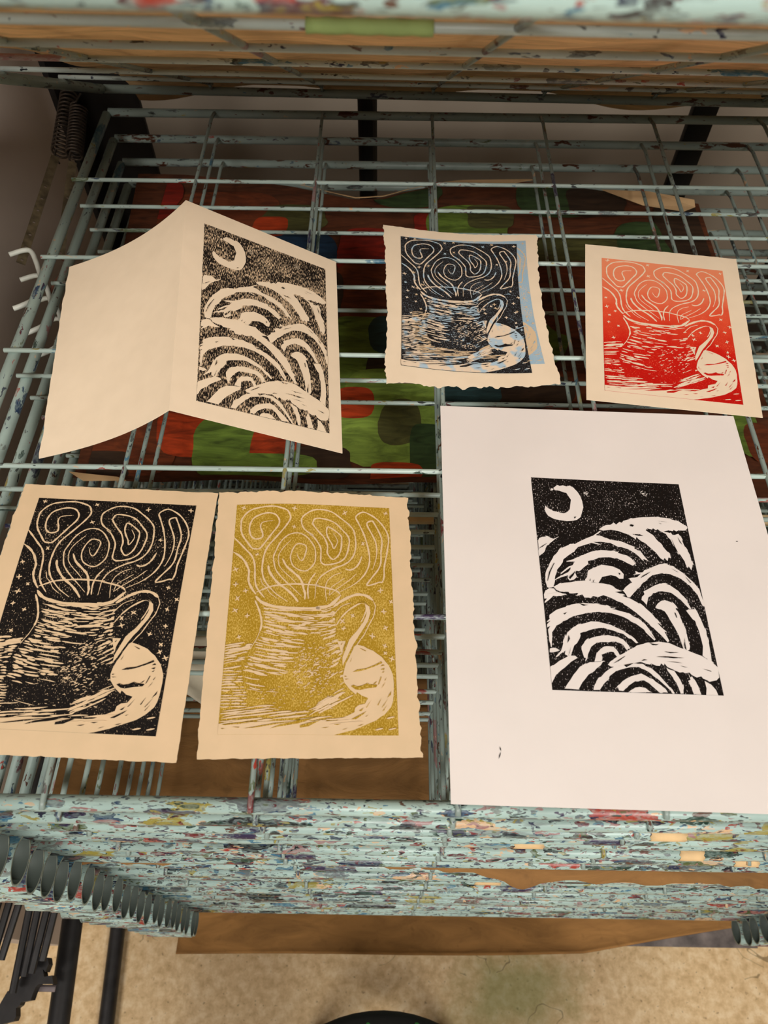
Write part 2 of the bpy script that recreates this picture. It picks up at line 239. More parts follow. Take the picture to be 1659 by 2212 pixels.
def ink(name, col, paper, amount, top=None, vmix=None, blotch=.10, streak=2.2, fade=None):
    """block-printed ink: paper grain shows through as speckle; UV is the block's own 0..1 square"""
    T = NT(name); uv = T.coord('UV')
    v = T.vmath('MULTIPLY', uv, (1.0, 1.5 / streak, 1.0))
    g = T.noise(v, 170, 2.0, .6); big = T.noise(T.vmath('MULTIPLY', uv, (1, 1.4, 1)), 5.0, 3.0)
    lvl = T.math('ADD', g.outputs[0], T.math('MULTIPLY', T.math('SUBTRACT', big.outputs[0], .5), blotch * 2.4))
    if fade:
        sep0 = T.n('ShaderNodeSeparateXYZ'); T.l(uv, sep0.inputs[0])
        lvl = T.math('ADD', lvl, T.mapr(sep0.outputs[fade[0]], fade[1], fade[2], fade[3], 0.0))
    m = T.mapr(lvl, amount - .035, amount + .035)
    c0 = s2l(col)
    if top:
        sep = T.n('ShaderNodeSeparateXYZ'); T.l(uv, sep.inputs[0])
        c0 = T.ramp(T.math('ADD', sep.outputs[1], T.math('MULTIPLY', T.math('SUBTRACT', big.outputs[0], .5), .3)), [(p, s2l(q)) for p, q in top], False)
    c = T.mix(m, c0, s2l(paper))
    return T.fin(c, .55, 0, .25)
CREAM = (226, 200, 164)
I_black = ink('ink_black', (16, 13, 12), CREAM, .665)
I_black_dry = ink('ink_black_dry', (26, 22, 20), CREAM, .555, blotch=.17, streak=4.5)
I_black_white = ink('ink_black_on_white', (16, 13, 12), (240, 230, 226), .665, streak=2.6)
I_blackblue = ink('ink_black_over_blue', (30, 29, 30), (110, 120, 128), .60, streak=2.6)
I_blue = ink('ink_blue', (160, 194, 214), CREAM, .60, blotch=.2)
I_ochre = ink('ink_ochre', (166, 132, 30), (208, 176, 88), .54, blotch=.16)
I_red = ink('ink_red', (206, 24, 14), (250, 120, 84), .66, top=[(0.0, (196, 16, 10)), (.35, (214, 30, 18)), (.6, (236, 84, 52)), (.85, (244, 140, 100)), (1.0, (246, 150, 108))], blotch=.12)
def cutmix():
    T = NT('cut_blue_and_cream'); uv = T.coord('UV')
    a = T.noise(T.vmath('MULTIPLY', uv, (1, 1.4, 1)), 9.0, 3.0)
    return T.fin(T.mix(T.mapr(a.outputs[0], .50, .58), s2l((238, 218, 190)), s2l((180, 206, 220))), .8, 0, .2)
I_cutblue = cutmix()

def floor_mat():
    T = NT('speckled_floor_vinyl'); co = T.coord()
    a = T.noise(co, 62, 5.0, .65, .15); b = T.noise(co, 150, 2.0); d = T.noise(co, 3.0, 3.0)
    c = T.ramp(a.outputs[0], [(.34, s2l((204, 172, 124))), (.5, s2l((226, 196, 148))), (.64, s2l((240, 216, 174)))], False)
    c = T.mix(T.math('MULTIPLY', T.mapr(b.outputs[0], .66, .74), .6), c, s2l((110, 78, 48)))
    c = T.mix(T.math('MULTIPLY', T.mapr(d.outputs[0], .45, .7), .2), c, s2l((190, 158, 112)))
    # green ink stain
    dist = T.n('ShaderNodeVectorMath', operation='DISTANCE'); T.l(T.vmath('MULTIPLY', co, (1.0, 1.15, 0)), dist.inputs[0]); dist.inputs[1].default_value = (.235, -.355 * 1.15, 0)
    st = T.math('SUBTRACT', 1.0, T.math('ADD', T.math('MULTIPLY', dist.outputs['Value'], 7.5), T.math('MULTIPLY', T.math('SUBTRACT', T.noise(co, 14, 4.0).outputs[0], .5), 1.3)))
    c = T.mix(T.mapr(st, .1, .75, 0, .5), c, s2l((96, 128, 52)))
    # hairline scratches
    w = T.noise(T.vmath('MULTIPLY', co, (1, 1.4, 1)), 9.0, 2.0, .5, .6)
    line = T.math('MULTIPLY', T.math('LESS_THAN', T.math('ABSOLUTE', T.math('SUBTRACT', w.outputs[0], .5)), .0035), T.math('GREATER_THAN', T.noise(co, 4.0).outputs[0], .57))
    c = T.mix(T.math('MULTIPLY', line, .6), c, s2l((90, 74, 40)))
    T.bump(a.outputs[0], .08, .001)
    return T.fin(c, .45, 0, .4)

# ------------------------------------------------------------------ room
FZ = -1.0
bm = bmesh.new(); bmesh.ops.create_grid(bm, x_segments=1, y_segments=1, size=1)
for v in bm.verts: v.co = Vector((v.co.x * 3.0 + .5, v.co.y * 2.2 - 1.4, FZ))
struct(link('floor', bm, floor_mat(), smooth=False))
struct(link('wall_back', box_bm(-.56, 3.5, .8, .86, FZ, 1.8), M_wallb, smooth=False))
struct(link('ceiling', box_bm(-3, 3.5, -3.6, .86, 1.8, 1.86), M_walll, smooth=False))  # out of view, added to keep world light off the back wall
struct(link('wall_left', box_bm(-.56, -.5, -.30, .80, FZ, 1.8), M_walll, smooth=False))

# ------------------------------------------------------------------ wire shelves
SP = .0275                      # spacing of the shelves
XL, XR = -.2835, .546           # side rail centres
YB, YF = .423, -.2645           # back and front rails
CX = [-.1699, -.0562, .0575, .1712, .2849, .3986, .5123]
RY = [.2967, .1846, .0725, -.0396, -.1517]

def rail_bm(p, q, r=.0045, n=14, seg=1):
    a, b = Vector(p), Vector(q)
    return bar([a.lerp(b, i / seg) for i in range(seg + 1)], r, n)

def loop_bm(x0, x1):
    """oval spacer sleeve (open both ends) wrapped from the front rail forwards"""
    bm = bmesh.new(); prof = []
    L, Hh = .034, .0131
    for i in range(28):
        a = 2 * PI * i / 28
        w = math.cos(a)
        y = -L / 2 + L / 2 * w
        z = Hh * math.sin(a) * (1 - .30 * max(0, w) ** 2)
        prof.append((y, z))
    th = .0017
    def ring(x, k):
        return [bm.verts.new((x, YF + .001 + (-L / 2 + (y + L / 2) * (1 - k * 2 * th / L)), -.006 + z * (1 - k * th / Hh))) for y, z in prof]
    o0, o1, i0, i1 = ring(x0, 0), ring(x1, 0), ring(x0, 1), ring(x1, 1)
    n = len(prof)
    for k in range(n):
        j = (k + 1) % n
        f = bm.faces.new((o0[k], o0[j], o1[j], o1[k])); f.material_index = 0
        for q, mi in (((i0[j], i0[k], i1[k], i1[j]), 1), ((o0[j], o0[k], i0[k], i0[j]), 2), ((o1[k], o1[j], i1[j], i1[k]), 2)):
            f = bm.faces.new(q); f.material_index = mi
    bmesh.ops.recalc_face_normals(bm, faces=bm.faces[:])
    return bm

def hook_bm():
    pts = [(-.3302, .2081, -.017), (-.3151, .2149, -.017), (-.305, .2023, -.0172), (-.2912, .1715, -.0172), (-.2905, .156, -.0172), (-.2935, .1475, -.0168), (-.3027, .1397, -.0165), (-.3062, .1378, -.0165)]
    return bar(smooth_path([(x, y, z) for x, y, z in pts], 4), .0023, 8)

def build_shelf(root, rungs, y_front, y_back, hook=True, m_rung=None):
    dy = y_front - YF
    link('front_rail', rail_bm((XL - .004, y_front, -.006), (XR + .004, y_front, -.006), .0046, 16, 1), M_front, root)
    link('back_rail', rail_bm((XL + .0015, y_back, -.006), (XR - .0015, y_back, -.006), .0042, 14), M_back, root)
    for x in (XL, XR):
        link('side_rail', rail_bm((x, y_front + .003, -.0062), (x, y_back - .0045, -.0062), .0044, 14), M_side, root)
    for y in rungs:
        link('rung', rail_bm((XL - .0048, y, 0), (XR + .0048, y, 0), .0019, 10), m_rung or M_rung, root)
    for x in CX:
        link('cross_wire', bar([(x, y_back - .003, -.0035), (x, y_back - .02, .0004), (x, 0, .0006), (x, y_front + .02, .0004), (x, y_front - .001, -.0006), (x, y_front - .0042, -.0022)], .0017, 10), M_cross, root)
    for x0, x1 in ((XL + .001, -.226), (.4875, XR - .001)):
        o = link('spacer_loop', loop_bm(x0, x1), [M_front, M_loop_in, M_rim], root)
        o.location.y = dy
    if hook: link('hanging_hook', hook_bm(), M_hook, root)

ORD = ['topmost', 'second', 'third', 'fourth', 'fifth', 'sixth', 'seventh', 'eighth', 'ninth', 'tenth', 'eleventh', 'twelfth', 'thirteenth', 'fourteenth', 'fifteenth', 'sixteenth',
       'seventeenth', 'eighteenth', 'nineteenth', 'twentieth', 'twenty-first', 'twenty-second', 'twenty-third', 'twenty-fourth', 'twenty-fifth', 'lowest']
def shelf_label(i):
    if i == 0: return 'pale green wire drying shelf holding the six prints, topmost of the lowered stack'
    if i == 3: return 'fourth wire drying shelf of the lowered stack, under the painted brown and green paper'
    if i == 9: return 'tenth wire drying shelf from the top, brown kraft paper sticking out over its front rail'
    if i == 25: return 'lowest wire drying shelf of the stack, just above the cardboard near the floor'
    return 'paint-spattered wire drying shelf, %s from the top of the lowered stack' % ORD[i]
GRP = 'wire shelves of the lowered stack'
proto = empty('wire_shelf', (0, 0, 0))
build_shelf(proto, RY, YF, YB)
tag(proto, shelf_label(0), 'shelf', GRP)
kids = list(proto.children)
rnd = random.Random(4)
for i in range(1, 26):
    r = proto.copy(); COL.objects.link(r)
    r.location = (rnd.uniform(-.0015, .0015), rnd.uniform(-.002, .002), -SP * i)
    r['label'] = shelf_label(i)
    for ch in kids:
        c = ch.copy(); COL.objects.link(c); c.parent = r

# scraps of tan masking tape stuck round some front rails
M_tape2 = plain('tan_tape', (218, 186, 138), .75, 0, .05, 60, .3)
STUCK = {2: (.180, .202), 4: (.104, .124), 12: (.102, .126), 6: (.275, .293), 5: (.225, .242)}
shelves = sorted([o for o in COL.objects if o.name.startswith('wire_shelf')], key=lambda o: -o.location.z)
for i, (x0, x1) in STUCK.items():
    bm = bmesh.new(); R = []
    for k in range(5):
        x = x0 + (x1 - x0) * k / 4
        R.append([bm.verts.new((x + (.0007 * math.sin(a * 2.1 + i) if k in (0, 4) else 0), YF + .0049 * math.cos(PI * (.35 + 1.1 * a / 12)), -.006 + .0049 * math.sin(PI * (.35 + 1.1 * a / 12)))) for a in range(13)])
    for p, q in zip(R, R[1:]):
        for k in range(12): bm.faces.new((p[k], p[k + 1], q[k + 1], q[k]))
    bmesh.ops.recalc_face_normals(bm, faces=bm.faces[:])
    o = link('tape_scrap', bm, M_tape2, shelves[i]); o['label'] = 'scrap of tan masking tape on the front rail'
    md = o.modifiers.new('thickness', 'SOLIDIFY'); md.thickness = .0002; md.offset = 0

# the raised shelf: hinged at the back, its front lifted towards the camera
HZ, TILT, HY = .0162, .519, .4327
up = empty('wire_shelf', (0, HY, HZ))
up.rotation_euler = (-TILT, 0, 0)
build_shelf(up, [-.100, -.222, -.360, -.466, -.567], -.697, 0.0, False, M_under)
up.rotation_euler = (Matrix.Rotation(.0088, 3, 'Y') @ Matrix.Rotation(-TILT, 3, 'X')).to_euler()
up.location.z = HZ + .0088 * .138
tag(up, 'wire drying shelf lifted up and tilted above the prints, brown paper lying on its wires', 'shelf')
UPM = Matrix.Translation(up.location) @ up.rotation_euler.to_matrix().to_4x4()

# kraft paper on the raised shelf
bm = bmesh.new(); NX, NY = 60, 40; g = []
rk = random.Random(8)
ph = [rk.uniform(0, 6.28) for _ in range(8)]
for j in range(NY + 1):
    row = []
    for i in range(NX + 1):
        u, v = i / NX, j / NY
        x = -.262 + u * (.53 + .262)
        ye = .016 + .030 * max(0.0, .5 + .5 * math.sin(x * 24 + 1.2) + .3 * math.sin(x * 9 + ph[3])) 
        y = -.66 + v * .648 if v < .9 else -.0768 + (ye + .0768) * ((v - .9) / .1)
        z = .0072 + .0016 * (math.sin(x * 23 + ph[0]) * math.sin(y * 17 + ph[1]) + 1) + .0012 * (math.sin(x * 61 + y * 40 + ph[2]) + 1)
        if y > -.06: z = .0072 + (z - .0072) * max(0.0, -y / .06)
        if y > -.014: z -= .017 * ((y + .014) / .057) ** 1.6
        row.append(bm.verts.new(UPM @ Vector((x, y, z))))
    g.append(row)
for j in range(NY):
    for i in range(NX): bm.faces.new((g[j][i], g[j][i + 1], g[j + 1][i + 1], g[j + 1][i]))
ko = link('kraft_paper', bm, M_kraft)
md = ko.modifiers.new('thickness', 'SOLIDIFY'); md.thickness = .0006; md.offset = 1
tag(ko, 'large sheet of brown kraft paper lying on the raised wire shelf', 'paper')

# strip of green tape round a wire of the raised shelf
bm = bmesh.new(); a0 = []
for i, x in enumerate([-.0178 + .0455 * t / 12 for t in range(13)]):
    ring = []
    for k in range(12):
        a = 2 * PI * k / 12
        rr = .0025 + .0002 * math.sin(i * 2.1 + k)
        yy, zz = -.567 + rr * math.cos(a) , rr * math.sin(a)
        if k == 9: zz -= .0003
        ring.append(bm.verts.new(UPM @ Vector((x, yy, zz))))
    a0.append(ring)
for r1, r2 in zip(a0, a0[1:]):
    for k in range(12): bm.faces.new((r1[k], r1[(k + 1) % 12], r2[(k + 1) % 12], r2[k]))
bmesh.ops.recalc_face_normals(bm, faces=bm.faces[:])
to = link('masking_tape', bm, M_tape)
mt = to.modifiers.new('thickness', 'SOLIDIFY'); mt.thickness = .0002
tag(to, 'strip of green masking tape wrapped round a wire of the raised shelf', 'tape')

# ------------------------------------------------------------------ rack frame
fr = empty('rack_frame', (.13, .5, FZ))
tag(fr, 'black steel rack frame with back posts, floor bars and a notched bracket at lower left', 'rack frame')
def fpart(name, bm, m):
    o = link(name, bm, m, fr, name in ('upright', 'side_bar', 'foot_bar', 'rod', 'peg') and len(bm.faces) > 30); o.matrix_parent_inverse = Matrix.Translation(-fr.location); return o
bm = box_bm(-.345, -.272, .497, .503, FZ, .45); 
bm2 = box_bm(-.345, -.339, .44, .497, FZ, .45)
me_ = bpy.data.meshes.new('t'); bm2.to_mesh(me_); bm2.free(); bm.from_mesh(me_); bpy.data.meshes.remove(me_)
fpart('corner_post', bm, M_post)
fpart('upright', bar([(-.0125, .5, FZ), (-.0125, .5, .45)], .0112, 20), M_post)
fpart('upright', box_bm(.358, .386, .494, .506, FZ, .45, .001), M_post)
bm = box_bm(.535, .608, .497, .503, FZ, .45)
fpart('corner_post', bm, M_post)
fpart('base_tray', box_bm(-.26, .53, -.24, .497, -.836, -.828, .001), M_black)
fpart('side_bar', bar([(-.3895, .1, -.6), (-.3585, -.2748, -.6), (-.349, -.3898, -.6), (-.330, -.62, -.6)], .0122, 20), M_black)
fpart('foot_bar', bar([(-.444, .09, -.986), (-.4208, -.2583, -.986), (-.411, -.4048, -.986), (-.396, -.62, -.986)], .0122, 20), M_black)
fpart('upright', bar([(-.330, -.62, -.60), (-.396, -.62, -.986)], .0122, 16), M_black)
fpart('upright', bar([(-.3895, .1, -.60), (-.444, .09, -.986)], .0122, 16), M_black)
fpart('side_bar', bar([(-.3895, .1, -.6), (-.36, .49, -.6)], .0122, 16), M_black)
for z in (-.40, -.832):
    fpart('back_rail', box_bm(-.345, .608, .503, .512, z - .015, z + .015, .001), M_black)
brk = [(-.3671, -.3258), (-.358, -.3266), (-.3554, -.3328), (-.3571, -.3403), (-.361, -.3373), (-.3575, -.3447), (-.3491, -.3433), (-.3454, -.3515), (-.3618, -.3517), (-.3642, -.3544), (-.3657, -.3604),
       (-.3665, -.3668), (-.3767, -.3687), (-.3774, -.3716), (-.3807, -.3742), (-.3786, -.3817), (-.3795, -.3859), (-.3894, -.3881), (-.3938, -.3902), (-.402, -.3795), (-.3994, -.3711), (-.3943, -.3587),
       (-.3875, -.3573), (-.3818, -.3407), (-.3757, -.3268)]
bm = bmesh.new(); prism(bm, brk, -.562, -.549); fpart('notched_bracket', bm, M_black)
fpart('peg', bar([(-.372, -.3556, -.566), (-.3505, -.3556, -.572)], .0035, 10), M_peg)
rods = [((-.3546, -.2777), (-.3584, -.3258)), ((-.3636, -.2755), (-.3675, -.3377)), ((-.3743, -.2733), (-.3752, -.3408)), ((-.384, -.2725), (-.383, -.3563)), ((-.397, -.2717), (-.4041, -.3255)), ((-.4085, -.2705), (-.4147, -.3414)), ((-.4205, -.2692), (-.4274, -.3329))]
for k, (a, b) in enumerate(rods):
    A = Vector((a[0], a[1], -.53)); B = Vector((b[0], b[1], -.536)); d = (B - A).normalized()
    fpart('rod', bar([A - d * .22, A, B + d * .004], .0042, 10), M_black)

# ------------------------------------------------------------------ springs
def strap_bm(A, B, w, th, holes, nrm):
    A, B = Vector(A), Vector(B); d = (B - A); L = d.length; d.normalize()
    n = Vector(nrm); n = (n - d * n.dot(d)).normalized(); s = d.cross(n).normalized()
    bm = bmesh.new(); cell = w
    N = max(holes, int(L / cell)); step = L / N
    def P(a, b, c): return bm.verts.new(A + d * a + s * b + n * c)
    hr = w * .2
    for i in range(N):
        a0, a1 = i * step, (i + 1) * step; c = (a0 + a1) / 2
        out = [(a0, -w / 2), (c, -w / 2), (a1, -w / 2), (a1, 0), (a1, w / 2), (c, w / 2), (a0, w / 2), (a0, 0)]
        angs = [-.75 * PI, -.5 * PI, -.25 * PI, 0, .25 * PI, .5 * PI, .75 * PI, PI]
        hole = i in range(N - holes * 2 + 1, N, 2)
        for zc, flip in ((th / 2, 0), (-th / 2, 1)):
            vo = [P(x, y, zc) for x, y in out]
            if hole:
                vi = [P(c + hr * math.cos(t), hr * math.sin(t), zc) for t in angs]
                for k in range(8): bm.faces.new((vo[k], vo[(k + 1) % 8], vi[(k + 1) % 8], vi[k]))
            else: bm.faces.new(vo)
    bmesh.ops.remove_doubles(bm, verts=bm.verts[:], dist=1e-6)
    # side walls
    for sg in (-1, 1):
        q = [P(0, sg * w / 2, th / 2), P(L, sg * w / 2, th / 2), P(L, sg * w / 2, -th / 2), P(0, sg * w / 2, -th / 2)]
        bm.faces.new(q)
    return bm

def coil_bm(A, B, R, wire, turns):
    A, B = Vector(A), Vector(B); d = (B - A); L = d.length; d.normalize()
    u = d.cross(Vector((1, 0, 0))).normalized(); v = d.cross(u)
    pts = []; n = turns * 14
    for i in range(n + 1):
        a = 2 * PI * turns * i / n
        pts.append(A + d * (L * i / n) + (u * math.cos(a) + v * math.sin(a)) * R)
    # end hooks
    e = B + d * R * .9
    pts += smooth_path([pts[-1], B + v * R * .6 + d * .003, e + v * R * .3, e + d * .004 - v * R * .2], 3)[1:]
    pts = smooth_path([A - d * .016, A - d * .010 + u * R * .4, pts[0]], 3)[:-1] + pts
    bm = bmesh.new(); tube(bm, pts, wire, 6); return bm

def spring(label, A, B, C, D, holes, hook=None):
    r = empty('tension_spring', A)
    tag(r, label, 'spring', 'springs at the left end of the shelves')
    for nm, bm, m in (('coil', coil_bm(A, B, .0078, .0011, 16), M_darksteel), ('perforated_strap', strap_bm(C, D, .0078, .0012, holes, (.5, -.3, .8)), M_strap)):
        o = link(nm, bm, m, r, nm == 'coil'); o.matrix_parent_inverse = Matrix.Translation(-Vector(A))
    if hook:
        o = link('rusty_hook', bar(smooth_path(hook, 5), .0022, 8), M_rust, r); o.matrix_parent_inverse = Matrix.Translation(-Vector(A))
    return r
spring('dark coil spring with perforated strap nearest the left wall, hooked on bent white wire', (-.32, .4314, .0095), (-.32, .3572, -.0125), (-.3205, .3480, -.0092), (-.3205, .2030, -.0225), 7)
spring('dark coil spring with a perforated strap beside the side rails, ending in a rusty hook', (-.3015, .3990, .012), (-.3015, .3478, -.0084), (-.3015, .3400, -.0100), (-.2990, .2350, -.040), 5,
       [(-.2992, .236, -.041), (-.2935, .231, -.0435), (-.2945, .218, -.0455), (-.2995, .200, -.0475), (-.2975, .186, -.0490), (-.2935, .183, -.0490)])

# ------------------------------------------------------------------ sheets and prints
def hashn(a, b=0.0):
    return (math.sin(a * 12.9898 + b * 78.233) * 43758.5453) % 1.0
def n1(t, s):
    i = math.floor(t); f = t - i; f = f * f * (3 - 2 * f)
    return hashn(i, s) * (1 - f) + hashn(i + 1, s) * f
def ragged(t, s, amp): return amp * ((n1(t * 30, s) - .5) + .6 * (n1(t * 85, s + 3) - .5) + .45 * (n1(t * 210, s + 7) - .5))

class Sheet:
    """corners TL TR BR BL (world xy); hz(u,v) gives the height; torn = ragged amplitude per side (left, right, top, bottom) in metres"""
    def __init__(s, name, label, corners, mat, hz=lambda u, v: 0.0, torn=(0, 0, 0, 0), z0=.0028, n=(40, 52), bow=None, cat='print', group=None, usplit=None):
        s.c = [Vector(q) for q in corners]; s.hz = hz; s.z0 = z0; s.bow = bow
        NU, NV = n; bm = bmesh.new(); g = []
        W = (s.c[1] - s.c[0]).length; Hh = (s.c[3] - s.c[0]).length
        us = [i / NU for i in range(NU + 1)]
        if torn[2] or torn[3] or torn[0] or torn[1]: us = sorted(set(us))
        sd = hashn(W, Hh) * 50
        for j in range(NV + 1):
            row = []
            for i in range(NU + 1):
                u, v = us[i], j / NV
                if i == 0: u += ragged(v, sd, torn[0] / W)
                if i == NU: u += ragged(v, sd + 11, torn[1] / W)
                if j == 0: v += ragged(u, sd + 22, torn[2] / Hh)
                if j == NV: v += ragged(u, sd + 33, torn[3] / Hh)
                row.append(bm.verts.new(s.P(u, v)))
            g.append(row)
        for j in range(NV):
            for i in range(NU): bm.faces.new((g[j + 1][i], g[j + 1][i + 1], g[j][i + 1], g[j][i]))
        s.root = link(name, bm, mat)
        md = s.root.modifiers.new('thickness', 'SOLIDIFY'); md.thickness = .0005; md.offset = -1
        es = s.root.modifiers.new('sharp_rim', 'EDGE_SPLIT'); es.split_angle = 1.0
        tag(s.root, label, cat, group)
    def P(s, u, v, up=0.0):
        a = s.c[0].lerp(s.c[1], u); b = s.c[3].lerp(s.c[2], u); q = a.lerp(b, v)
        if s.bow:
            dx, dy = s.bow(u, v); q = q + Vector((dx, dy))
        return Vector((q.x, q.y, s.z0 + s.hz(min(max(u, 0), 1), min(max(v, 0), 1)) + up))
    def inv(s, xy):
        u = v = .5
        for _ in range(30):
            p = s.P(u, v); e = Vector(xy) - p.xy
            du = (s.P(u + .01, v) - p).xy / .01; dv = (s.P(u, v + .01) - p).xy / .01
            det = du.x * dv.y - du.y * dv.x
            u += (e.x * dv.y - e.y * dv.x) / det; v += (du.x * e.y - du.y * e.x) / det
        return u, v

def ribbon(pts, w, taper=True, rr=None, lens=False):
    """list of quads (art coords 0..1) following a polyline with hand-cut width changes"""
    P = smooth_path([(x, y, 0) for x, y in pts], 5) if len(pts) > 2 else [Vector((pts[0][0], pts[0][1], 0)).lerp(Vector((pts[1][0], pts[1][1], 0)), i / 4) for i in range(5)]
    AS = 1.5; L = []; R = []; n = len(P)
    ph = (rr.uniform(0, 9) if rr else 0)
    for i, p in enumerate(P):
        a = P[max(i - 1, 0)]; b = P[min(i + 1, n - 1)]
        t = Vector(((b.x - a.x), (b.y - a.y) * AS, 0))
        if t.length < 1e-9: t = Vector((1, 0, 0))
        t.normalize()
        f = i / (n - 1)
        k = min(1.0, .35 + min(f, 1 - f) * 8) if taper else 1
        if lens: k = .12 + .88 * math.sin(PI * f) ** .7
        ww = w * .5 * k * (1 + .16 * math.sin(i * .9 + ph) + .10 * math.sin(i * 2.3 + ph * 2))
        L.append((p.x - t.y * ww, p.y + t.x * ww / AS)); R.append((p.x + t.y * ww, p.y - t.x * ww / AS))
    return [(L[i], L[i + 1], R[i + 1], R[i]) for i in range(n - 1)]

def mug_hatch(seed, dens=1.0):
    r = random.Random(seed); out = []
    poly = [(x / 1000, y / 1000) for x, y in MUG]
    def span(y):
        xs = []
        for (x0, y0), (x1, y1) in zip(poly, poly[1:] + poly[:1]):
            if (y0 <= y < y1) or (y1 <= y < y0): xs.append(x0 + (x1 - x0) * (y - y0) / (y1 - y0))
        return (min(xs), max(xs)) if xs else None
    def stroke(x, y, L, sl, w):
        m = (x + L / 2, y + sl * L / 2 + r.uniform(-.003, .003))
        out.append(ribbon([(x, y), m, (x + L, y + sl * L)], w, True, r, True))
    y = .500
    while y < .905:
        s = span(y)
        if s:
            x = s[0] + r.uniform(.0, .04)
            while x < s[1] - .012:
                L = r.uniform(.03, .15) * r.uniform(.7, 1.1); f = (x - s[0]) / (s[1] - s[0])
                dc = math.hypot((x + L / 2 - .515) / .135, (y - .765) / .125)
                pr = .93
                if y > .60: pr = .9 if f < .42 else (.25 if f < .75 else .75)
                if y > .66 and dc < 1.05: pr = 0
                if y > .74: pr *= .85 if f < .34 else .35
                if y > .79: pr *= .5
                if y > .83: pr *= .35
                if f > .70 and y > .58: L = min(L, .05)
                sl = .16 * (1 - f * 2.1) if y > .55 else .10 - .16 * f
                if f > .75: sl = -.22 if y < .66 else -.42
                L = min(L, s[1] - x)
                if r.random() < pr * dens: stroke(x, y + r.uniform(-.005, .005), L, sl + r.uniform(-.05, .05), r.uniform(.005, .0135) * (1.0 if y < .82 else .6))
                x += L * r.uniform(.8, 1.05) + r.uniform(-.006, .012)
        y += .0090
    for _ in range(int(170 * dens)):                       # flecks on the dark belly
        a = r.uniform(0, 6.28); q = math.sqrt(r.random())
        x = .515 + .12 * q * math.cos(a); yy = .745 + .10 * q * math.sin(a)
        L = r.uniform(.006, .022)
        stroke(x, yy, L, r.uniform(-.6, .1), r.uniform(.003, .0065))
    for _ in range(int(45 * dens)): stroke(r.uniform(.2, .66), r.uniform(.80, .915), r.uniform(.006, .02), r.uniform(-.3, .1), .0032)
    y = .655
    while y < .90:                                           # table to the left of the mug
        s = span(y); xe = (s[0] - .02) if s else .12
        xe = min(xe, .13 if y > .7 else .2)
        x = 0.0
        while x < xe:
            L = min(r.uniform(.05, .12), xe - x + .02)
            if r.random() < .95 * max(dens, .6): stroke(x, y, L, -.10 if y < .75 else .0, r.uniform(.006, .012) * (1.25 if y < .70 else 1))
            x += L + .005
        y += .0105
    y = .905
    while y < .965:                                          # shadow under the mug, opened with long cuts
        x = r.uniform(0, .03); xe = .16 if y < .915 else (.42 if y < .935 else .62)
        while x < xe:
            L = r.uniform(.07, .2)
            if r.random() < .85: stroke(x, y, L, -.07, r.uniform(.006, .012))
            x += L * .8
        y += .0095
    for _ in range(34):                                      # right of the mug foot
        x = r.uniform(.50, .66); stroke(x, .935 - (x - .5) * .40 + r.uniform(-.035, .012), r.uniform(.04, .10), -.36, r.uniform(.005, .010))
    return out

def star(x, y, r):
    a = r.uniform(0, 1.5); s = r.uniform(.013, .020); o = []
    for k in range(2):
        b = a + k * PI / 2 + r.uniform(-.25, .25); dx, dy = math.cos(b) * s, math.sin(b) * s / 1.5
        o.append(ribbon([(x - dx, y - dy), (x, y), (x + dx, y + dy)], .0085, True, r, True))
    return o

